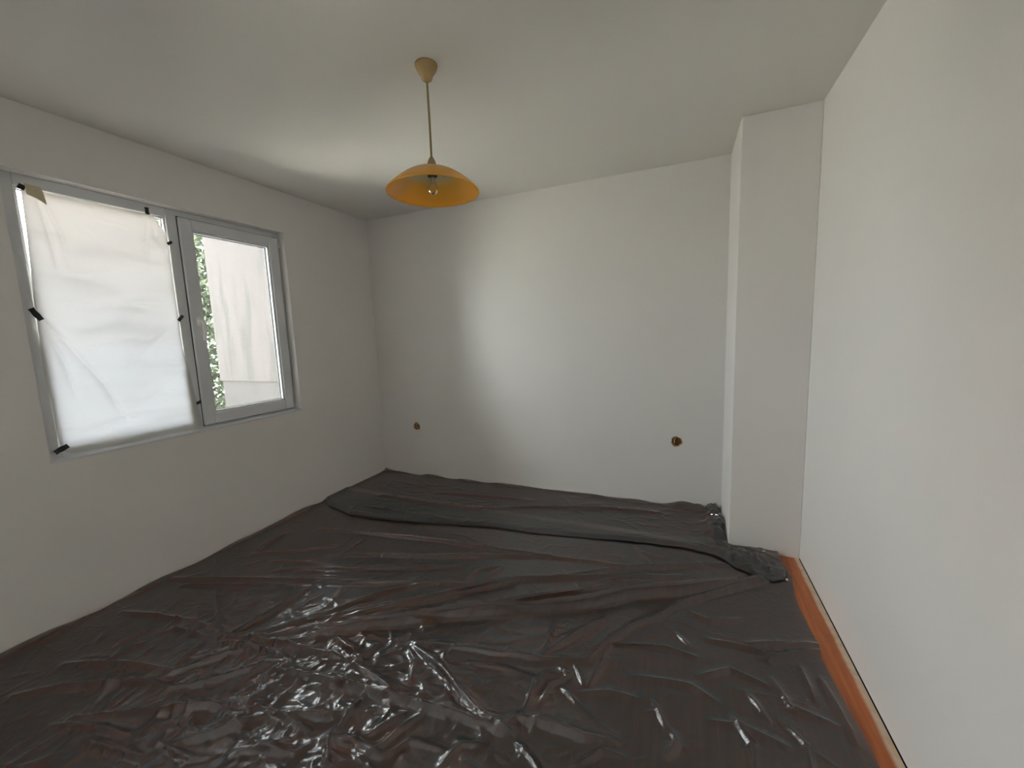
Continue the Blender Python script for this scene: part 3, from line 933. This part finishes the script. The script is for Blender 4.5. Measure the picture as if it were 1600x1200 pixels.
def floor_sheets():
    res = 0.0046
    # --- large sheet over most of the floor
    ys = np.arange(-0.62, 2.75, res)
    xr = np.interp(ys, [p[1] for p in RIGHT_EDGE], [p[0] for p in RIGHT_EDGE])
    rs = np.random.RandomState(5)
    xl = 0.012 + 0.010 * np.abs(np.interp(ys, np.linspace(-0.7, 2.8, 30), rs.uniform(-1, 1, 30)))
    u = np.linspace(0, 1, int(3.5 / res))
    X = xl[:, None] + (xr - xl)[:, None] * u[None, :]
    Y = np.repeat(ys[:, None], len(u), 1)
    # small ragged waviness of the free edge
    Z = fold_sheet(X, Y, 11, res, 1100, FOLDS)
    Z *= 1 - 0.85 * soft(Y - np.interp(X, [p[0] for p in REAR_EDGE], [p[1] for p in REAR_EDGE]), -0.05, 0.03)
    # the sheet rides up against the left wall
    rise = 0.022 * (1 + 0.7 * lattice_noise(X * 0, Y, 4.0, rs))
    Z += rise * np.exp(-(X - xl[:, None]) / 0.035) * (X < 0.3)
    Z -= Z.min()
    Z += 0.0025
    Zf, xlf, xrf, y0f = Z.copy(), xl, xr, ys[0]
    me = grid_mesh('plastic_sheet', X, Y, Z)
    o = mesh_obj('plastic_sheet', me, 'black_film', smooth=True)
    tag(o, 'large crumpled black plastic sheet covering most of the floor', 'plastic sheet')
    # --- second sheet along the back wall, overlapping the first
    res2 = 0.006
    xe = np.arange(0.008, COLX - 0.004, res2)
    xs = np.concatenate([xe, [COLX - 0.004], np.arange(COLX + 0.002, 3.492, res2)])
    ncut = len(xe)                               # last column left of the column's side
    yo = np.interp(xs, [p[0] for p in REAR_EDGE], [p[1] for p in REAR_EDGE])
    yo = yo + 0.006 * np.interp(xs, np.linspace(0, 3.5, 120), np.random.RandomState(8).uniform(-1, 1, 120))
    yc, yb = COLY - 0.006, D - 0.006
    n1, n2 = 60, 92
    t1, t2 = np.linspace(0, 1, n1), np.linspace(0, 1, n2)[1:]
    Y = np.concatenate([yo[None, :] + (yc - yo)[None, :] * t1[:, None], np.repeat((yc + (yb - yc) * t2)[:, None], len(xs), 1)], 0)
    X = np.repeat(xs[None, :], Y.shape[0], 0)
    Z = fold_sheet(X, Y, 23, res2, 330, [f for f in FOLDS if min(p[1] for p in f[2]) > 2.3], 1.4,
                   [(0.5, 2.8), (0.9, 2.75), (1.3, 2.7), (3.0, 3.0), (2.6, 3.1), (3.2, 2.65)])
    rs = np.random.RandomState(3)
    bk = 0.012 + 0.012 * lattice_noise(X, X * 0, 5.0, rs) + 0.035 * np.exp(-((X - 2.95) / 0.12) ** 2) + 0.012 * np.exp(-(X / 0.25) ** 2)
    inside = X < COLX
    Z += np.where(inside, np.clip(bk, 0.003, 1) * np.exp(-(yb - Y) / 0.03), 0)
    Z += 0.02 * np.exp(-X / 0.04)
    # bunched-up corner against the column
    c = np.exp(-((X - 3.16) / 0.07) ** 2) * soft(Y, 2.72, 2.9) * np.where(inside, 1, 0)
    Z += c * (0.05 + 0.055 * crumple(X * 1.0, Y * 0.7, np.random.RandomState(14), 8.0, 3))
    Z += np.where(inside, 0, 0.012 * np.exp(-(yc - Y) / 0.03))
    fl = np.exp(-((X - 3.3) / 0.14) ** 2) * np.exp(-((Y - 2.66) / 0.12) ** 2)
    Z += fl * (0.016 + 0.022 * crumple(X, Y, np.random.RandomState(15), 11.0, 3))
    # lies on top of the large sheet where they overlap, and its free edge is a soft double fold
    Z -= np.minimum(Z.min(), 0)
    Z += 0.0025 + 0.009 * (1 - soft(Y, 2.72, 2.85))
    Z *= 0.35 + 0.65 * soft(Y - yo[None, :], 0.0, 0.05)
    Z += 0.006 * (1 - soft(Y, 2.72, 2.85))
    # never dip into the large sheet below
    rv = np.clip((Y - y0f) / res, 0, Zf.shape[0] - 1.001)
    r0 = rv.astype(int)
    under = np.zeros_like(Z)
    for dr_ in (0, 1):
        rr = r0 + dr_
        uu = np.clip((X - xlf[rr]) / (xrf[rr] - xlf[rr]), 0, 0.9999) * (Zf.shape[1] - 1)
        c0 = uu.astype(int)
        for dc_ in (0, 1, 2):
            under = np.maximum(under, Zf[rr, np.minimum(c0 + dc_, Zf.shape[1] - 1)])
    Z = np.where(Y < ys[-1] + 0.03, np.maximum(Z, under + 0.004), Z)
    cols = np.arange(len(xs) - 1)
    rows = np.arange(Y.shape[0] - 1)
    keep = ~((rows[:, None] >= n1 - 1) & (cols[None, :] >= ncut))
    me = grid_mesh('plastic_sheet', X, Y, Z, keep)
    o = mesh_obj('plastic_sheet', me, 'black_film', smooth=True)
    tag(o, 'narrow black plastic sheet along the back wall, bunched up beside the column', 'plastic sheet')
floor_sheets()

# ------------------------------------------------------------------ dust cover taped over the left pane
def pane_cover():
    zl = [2.198, 2.017, 1.794, 1.609, 1.516, 1.31, 1.15, 0.999, 0.909]
    yl = [0.998, 0.993, 0.982, 0.972, 0.971, 0.966, 0.973, 0.973, 0.976]
    zr = [2.217, 2.143, 2.073, 1.832, 1.604, 1.428, 1.258, 1.046, 0.974, 0.872]
    yr = [1.539, 1.583, 1.599, 1.592, 1.600, 1.593, 1.619, 1.637, 1.648, 1.652]
    n_s, n_t = 150, 280
    s, t = np.linspace(0, 1, n_s), np.linspace(0, 1, n_t)
    top = np.interp(s, [0, 0.1, 0.5, 0.92, 1], [2.215, 2.222, 2.216, 2.226, 2.222])
    bot = np.interp(s, [0, 0.05, 0.35, 0.65, 1], [0.906, 0.880, 0.872, 0.874, 0.876])
    Zc = top[None, :] + (bot - top)[None, :] * t[:, None]
    fl_, fr_ = np.interp(-Zc, [-z for z in zl], yl), np.interp(-Zc, [-z for z in zr], yr)
    Yc = fl_ + (fr_ - fl_) * s[None, :]
    rs = np.random.RandomState(4)
    folds = [(11, 14, [(0.979, 1.599), (1.074, 1.431), (1.178, 1.23), (1.262, 0.993)]), (9, 12, [(0.981, 1.58), (1.04, 1.349), (1.067, 1.175)]),
             (9, 12, [(1.043, 2.196), (1.059, 2.062), (1.078, 1.844)]), (9, 12, [(1.059, 2.201), (1.11, 2.01), (1.126, 1.85)]),
             (8, 10, [(1.503, 2.208), (1.521, 2.092), (1.584, 2.008)]), (5, 12, [(1.495, 2.198), (1.483, 2.047), (1.466, 1.857)]),
             (6, 22, [(1.01, 1.483), (1.179, 1.462), (1.415, 1.492)]), (6, 20, [(1.178, 1.23), (1.368, 1.36), (1.579, 1.591)]),
             (6, 20, [(1.271, 1.067), (1.478, 1.192), (1.596, 1.282)]), (5, 16, [(1.057, 1.68), (1.203, 1.654), (1.41, 1.701)]),
             (5, 16, [(1.007, 1.819), (1.172, 1.823), (1.371, 1.882)]), (7, 14, [(0.99, 0.95), (1.267, 1.03), (1.563, 1.012)])]
    Hh = np.zeros_like(Yc)
    full = lambda *a: (slice(None), slice(None))
    for h, w, pts in folds:
        seg_add(Hh, Yc, Zc, pts, h * 0.0018, w * 0.001, w * 0.0014, full)
    for k in range(60):
        y, z, L, a = rs.uniform(0.98, 1.6), rs.uniform(0.9, 2.2), rs.uniform(0.04, 0.16), rs.normal(0, 0.5)
        seg_add(Hh, Yc, Zc, [(y, z), (y + L * math.cos(a), z + L * math.sin(a))], rs.uniform(0.0006, 0.0018), 0.006, 0.009, full)
    Hh += 0.002 * (1 + lattice_noise(Yc, Zc, 5.0, rs))
    # bottom hem billows out over the frame rail towards the sill
    Hh += 0.012 * soft(-Zc, -0.97, -0.89) * (0.5 + 0.5 * np.sin(s * 2.6 + 0.4))[None, :]
    hem = np.clip(Hh, 0, 0.05)
    Xc = XF + 0.0012 + hem
    me = grid_mesh('pane_cover', Xc, Yc, Zc)
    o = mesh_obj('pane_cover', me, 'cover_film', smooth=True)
    tag(o, 'translucent white dust cover taped over the left window pane', 'dust cover')
    # loose corner turned down at the top right
    m = MB()
    m.quad((XF + 0.012, 1.535, 2.224), (XF + 0.016, 1.560, 2.150), (XF + 0.020, 1.592, 2.118), (XF + 0.014, 1.556, 2.155))
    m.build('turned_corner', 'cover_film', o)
pane_cover()

def tape(name, mat, y, z, L, w, ang, label, curl=0.004, x=XF + 0.010, group='black tape strips'):
    """short strip of tape with a curled end, lying on the frame"""
    n = 9
    m = MB()
    th = 0.0012
    ca, sa = math.cos(ang), math.sin(ang)
    rows = []
    for i in range(n):
        t = -0.5 + i / (n - 1)
        xo = curl * (2 * t) ** 2 + 0.0015 * math.sin(7 * t)
        ww = w * (1 + 0.08 * math.sin(9 * t + y * 40))
        for sgn in (-0.5, 0.5):
            yy, zz = y + ca * t * L - sa * sgn * ww, z + sa * t * L + ca * sgn * ww
            rows.append((x + xo, yy, zz))
    b = 0
    m.v = rows + [(p[0] + th, p[1], p[2]) for p in rows]
    k = len(rows)
    for i in range(n - 1):
        a = 2 * i
        m.f += [(a, a + 1, a + 3, a + 2), (k + a, k + a + 2, k + a + 3, k + a + 1), (a, a + 2, k + a + 2, k + a), (a + 1, k + a + 1, k + a + 3, a + 3)]
    m.f += [(0, k, k + 1, 1), (2 * n - 2, 2 * n - 1, k + 2 * n - 1, k + 2 * n - 2)]
    o = m.build(name, mat)
    tag(o, label, 'tape', group)
    return o
tape('tape_strip', 'black_tape', 1.505, 2.238, 0.042, 0.020, math.radians(95), 'black tape strip on the top rail of the window frame')
tape('tape_strip', 'black_tape', 1.600, 2.070, 0.034, 0.016, math.radians(35), 'small black tape strip on the middle post, nearest its top')
tape('tape_strip', 'black_tape', 1.603, 1.602, 0.046, 0.019, math.radians(52), 'black tape strip on the middle post, left of the casement handle', x=XF + 0.014)
tape('tape_strip', 'black_tape', 1.638, 1.046, 0.030, 0.018, math.radians(28), 'small black tape strip low on the middle post, by the bottom corner of the casement', x=XF + 0.02)
tape('tape_strip', 'black_tape', 0.971, 1.608, 0.064, 0.024, math.radians(-62), 'black tape strip halfway up the outer left window frame', x=XF + 0.014)
tape('tape_strip', 'black_tape', 0.972, 0.915, 0.058, 0.026, math.radians(26), 'black tape strip at the bottom left corner of the window', x=XF + 0.022)
tape('tape_strip', 'black_tape', 0.999, 2.222, 0.026, 0.024, math.radians(70), 'dark tape scrap beside the beige tape at the top left window corner')
m = MB()                                         # torn beige tape, an uneven flap
P_ = [(1.010, 2.243), (1.066, 2.240), (1.072, 2.206), (1.070, 2.154), (1.041, 2.178), (1.012, 2.190)]
n_ = len(P_)
xo = [0.013, 0.013, 0.019, 0.032, 0.026, 0.018]
m.v = [(XF + xo[i], *P_[i]) for i in range(n_)] + [(XF + xo[i] + 0.001, *P_[i]) for i in range(n_)]
m.f = [tuple(reversed(range(n_))), tuple(range(n_, 2 * n_))] + [(i, (i + 1) % n_, n_ + (i + 1) % n_, n_ + i) for i in range(n_)]
tag(m.build('tape_strip', 'masking_tape'), 'torn beige tape flap at the top left window corner', 'tape')

# ------------------------------------------------------------------ pendant lamp
LX, LY = 1.876, 1.642
lamp = thing('pendant_lamp', (LX, LY, H), 'amber glass dome pendant lamp hanging from the ceiling', 'lamp')
MB().lathe([(0.049, 0), (0.0485, -0.006), (0.046, -0.014), (0.041, -0.024), (0.034, -0.034), (0.028, -0.040), (0.0265, -0.043),
            (0.025, -0.052), (0.021, -0.060), (0.013, -0.066), (0.004, -0.068)], 40, (LX, LY, H), close_bot=True, close_top=True).build('ceiling_rose', 'lamp_ivory', lamp, smooth=True)
MB().tube([(LX, LY, H - 0.062), (LX + 0.001, LY, H - 0.2), (LX, LY, 2.214)], 0.0048, 12).build('cord', 'lamp_cord', lamp, smooth=True)
MB().lathe([(0.0055, 2.222), (0.009, 2.219), (0.015, 2.207), (0.020, 2.192), (0.0225, 2.178), (0.023, 2.168)], 32, (LX, LY, 0), close_bot=True).build('socket_cap', 'lamp_ivory', lamp, smooth=True)
prof = []
RR, RIM, TOP = 0.207, 2.073, 2.176
for k in range(21):                              # shallow dome, outside then inside
    q = k / 20
    r = 0.02 + (RR - 0.02) * q
    prof.append((r, TOP - (TOP - RIM) * (0.20 * q + 0.80 * q ** 2.1)))
inner = [(max(r - 0.001, 0.02), z - 0.004) for r, z in reversed(prof)]
prof2 = prof + [(RR + 0.0005, RIM - 0.003)] + inner
sh = MB().lathe(prof2, 72, (0, 0, 0)).build('lamp_shade', 'amber_glass', lamp, smooth=True, loc=(LX, LY, 0))
MB().lathe([(0.0235, 2.170), (0.0235, 2.150), (0.022, 2.140), (0.019, 2.136), (0.0, 2.136)], 32, (LX, LY, 0)).build('socket', 'socket_dark', lamp, smooth=True)
bz = 2.136
bp_ = [(0.0125, 0), (0.0125, -0.008), (0.014, -0.018), (0.019, -0.030), (0.0225, -0.042), (0.0228, -0.052), (0.020, -0.062), (0.0145, -0.070), (0.007, -0.0745), (0.0, -0.0755)]
bulb = MB().lathe([(r, bz + z) for r, z in bp_], 32, (LX, LY, 0)).build('bulb', 'bulb_glass', lamp, smooth=True)
MB().tube([(LX, LY, bz), (LX, LY, bz - 0.03)], [0.004, 0.0022], 10).build('filament_stem', 'wire_white', bulb, smooth=True)

# ------------------------------------------------------------------ open junction boxes in the back wall
def junction_box(x, z, r, label, big):
    t = thing('junction_box', (x, D + 0.045, z), label, 'junction box', 'open junction boxes in the back wall')
    MB().lathe([(r * 0.96, 0.003), (r * 0.94, 0.03), (r * 0.90, 0.045), (0.0, 0.046)], 32, (x, D, z), 'y').build('cup', 'box_brown', t, smooth=True)
    m = MB()                                     # ragged plaster rim
    n = 36
    for k in range(n):
        a = 2 * math.pi * k / n
        wob = 1 + 0.07 * math.sin(3 * a + x * 7) + 0.05 * math.sin(7 * a + x)
        for q, yy in ((0.90, 0.006), (1.0, -0.003), (1.12 * wob, -0.001)):
            m.v.append((x + r * q * math.cos(a), D + yy, z + r * q * math.sin(a)))
    for k in range(n):
        k2 = (k + 1) % n
        for j in (0, 1):
            m.f.append((3 * k + j, 3 * k2 + j, 3 * k2 + j + 1, 3 * k + j + 1))
    m.build('plaster_rim', 'box_edge', t, smooth=True)
    MB().tube([(x - r * 0.45, D + 0.040, z - r * 0.55), (x - r * 0.47, D + 0.012, z - r * 0.35), (x - r * 0.44, D + 0.006, z + r * 0.1),
               (x - r * 0.40, D + 0.014, z + r * 0.45), (x - r * 0.2, D + 0.036, z + r * 0.5)], 0.0055 if big else 0.0035, 10).build('wire', 'wire_white', t, smooth=True)
    MB().tube([(x + r * 0.2, D + 0.040, z - r * 0.6), (x + r * 0.35, D + 0.012, z - r * 0.4), (x + r * 0.5, D + 0.010, z + r * 0.05),
               (x + r * 0.3, D + 0.034, z + r * 0.4)], 0.004, 10).build('wire', 'copper', t, smooth=True)
junction_box(*JB[0], 'open brown junction box in the back wall, near the window wall', False)
junction_box(*JB[1], 'open brown junction box with a white wire, near the column', True)

# ------------------------------------------------------------------ paint flakes on the sheet
for x, y, z, a, lab in ((3.40, 2.70, 0.058, 0.5, 'small white paint flake on the black sheet in front of the column'),
                        (3.480, 2.500, 0.012, 1.2, 'small white paint flake at the right edge of the black sheet')):
    m = MB()
    P_ = [(-0.010, -0.004), (0.004, -0.007), (0.012, 0.002), (0.002, 0.007), (-0.008, 0.004)]
    ca, sa = math.cos(a), math.sin(a)
    Q = [(p[0] * ca - p[1] * sa, p[0] * sa + p[1] * ca) for p in P_]
    m.v = [(q[0], q[1], 0) for q in Q] + [(q[0], q[1], 0.0015) for q in Q]
    m.f = [(4, 3, 2, 1, 0), (5, 6, 7, 8, 9)] + [(i, (i + 1) % 5, 5 + (i + 1) % 5, 5 + i) for i in range(5)]
    tag(m.build('paint_flake', 'paint_flake', loc=(x, y, z)), lab, 'paint flake', 'paint flakes')

# ------------------------------------------------------------------ outside
tag(MB().quad((-120, -90, GZ), (60, -90, GZ), (60, 90, GZ), (-120, 90, GZ)).build('ground', 'ground_outside'), kind='structure')
tag(MB().box(-WT, 0.0, D + WT + 0.001, 5.499, GZ, H + 0.2).build('wall_facade', 'roughcast'), kind='structure')
tag(MB().box(-WT, 0.2, -8, 12, H + 0.21, 9.0).build('wall_upper_storeys', 'roughcast'), kind='structure')
wing = thing('building_wing', (-3.2, 7.5, GZ), 'pale roughcast wing of the building beside the casement window', 'building')
MB().box(-6.22, -0.251, 5.50, 9.5, 0.66, 3.80).build('wall', 'roughcast', wing)
MB().box(-6.19, -0.251, 5.53, 9.5, GZ, 0.66).build('plinth', 'roughcast_plinth', wing)

def foliage(rs, centre, rad, n, size):
    c = np.array(centre)
    d = rs.normal(0, 1, (n, 3))
    d /= np.linalg.norm(d, axis=1)[:, None]
    r = rs.uniform(0.25, 1, (n, 1)) ** 0.5
    clump = rs.normal(0, 0.12, (40, 3))
    p = c + d * r * np.array(rad) + clump[rs.randint(0, 40, n)] * np.array(rad)
    a = rs.normal(0, 1, (n, 3)); a /= np.linalg.norm(a, axis=1)[:, None]
    b = np.cross(a, rs.normal(0, 1, (n, 3))); b /= np.linalg.norm(b, axis=1)[:, None]
    s = size * rs.uniform(0.6, 1.3, (n, 1))
    V = np.stack([p - a * s, p - b * s * 0.45, p + a * s, p + b * s * 0.45], 1).reshape(-1, 3)
    F = [(4 * i, 4 * i + 1, 4 * i + 2, 4 * i + 3) for i in range(n)]
    return V.tolist(), F

def tree(x, y, top, rad, n, size, mat, label, seed, low):
    rs = np.random.RandomState(seed)
    t = thing('tree', (x, y, GZ), label, 'tree', 'trees outside the window')
    zc = (top + low) / 2
    MB().tube([(x, y, GZ), (x + 0.05, y, GZ + 1.5), (x - 0.04, y + 0.05, zc), (x, y, top - 0.5)], [0.16, 0.13, 0.08, 0.02], 10).build('trunk', 'bark', t, smooth=True)
    m = MB()
    m.v, m.f = foliage(rs, (x, y, zc), (rad, rad, (top - low) / 2), n, size)
    o = m.build('leaves', mat, t)
    o['kind'] = 'stuff'
tree(-10.6, 8.6, 6.6, 1.7, 11000, 0.13, 'leaf_green', 'leafy green tree behind the edge of the building wing', 31, -3.0)
tree(-8.2, 3.9, 0.55, 1.3, 4200, 0.13, 'leaf_pale', 'pale green tree in the gap left of the dust cover', 32, -3.4)

def house(x, y, w, dpt, top, label, mat, roof, nwin):
    t = thing('house', (x, y, GZ), label, 'building', 'distant houses')
    MB().box(x - dpt, x, y - w / 2, y + w / 2, GZ, top).build('wall', mat, t)
    m = MB()
    zr = top + roof
    a, b = (x - dpt - 0.4, x + 0.4), (y - w / 2 - 0.4, y + w / 2 + 0.4)
    xm_ = x - dpt / 2
    m.v = [(a[0], b[0], top), (a[1], b[0], top), (a[1], b[1], top), (a[0], b[1], top), (xm_, b[0] + 1.5, zr), (xm_, b[1] - 1.5, zr)]
    m.f = [(0, 1, 4), (1, 2, 5, 4), (2, 3, 5), (3, 0, 4, 5), (0, 3, 2, 1)]
    m.build('roof', 'roof_tile', t)
    for i in range(nwin):
        for k in range(3):
            yy, zz = y - w / 2 + (i + 0.5) * w / nwin, top - 1.9 - 2.8 * k
            f = MB().box(x + 0.005, x + 0.06, yy - 0.6, yy + 0.6, zz - 0.7, zz + 0.7).build('window', 'window_plastic', t)
            MB().box(x + 0.055, x + 0.075, yy - 0.5, yy + 0.5, zz - 0.6, zz + 0.6).build('pane', 'far_glass', f)
house(-27.0, 11.0, 9.0, 8.0, 4.6, 'cream house with a red roof far beyond the left pane', 'house_render', 0.9, 3)
house(-20.0, 8.8, 5.0, 6.0, 1.9, 'low grey house in front of the cream one', 'house_render_grey', 0.9, 2)
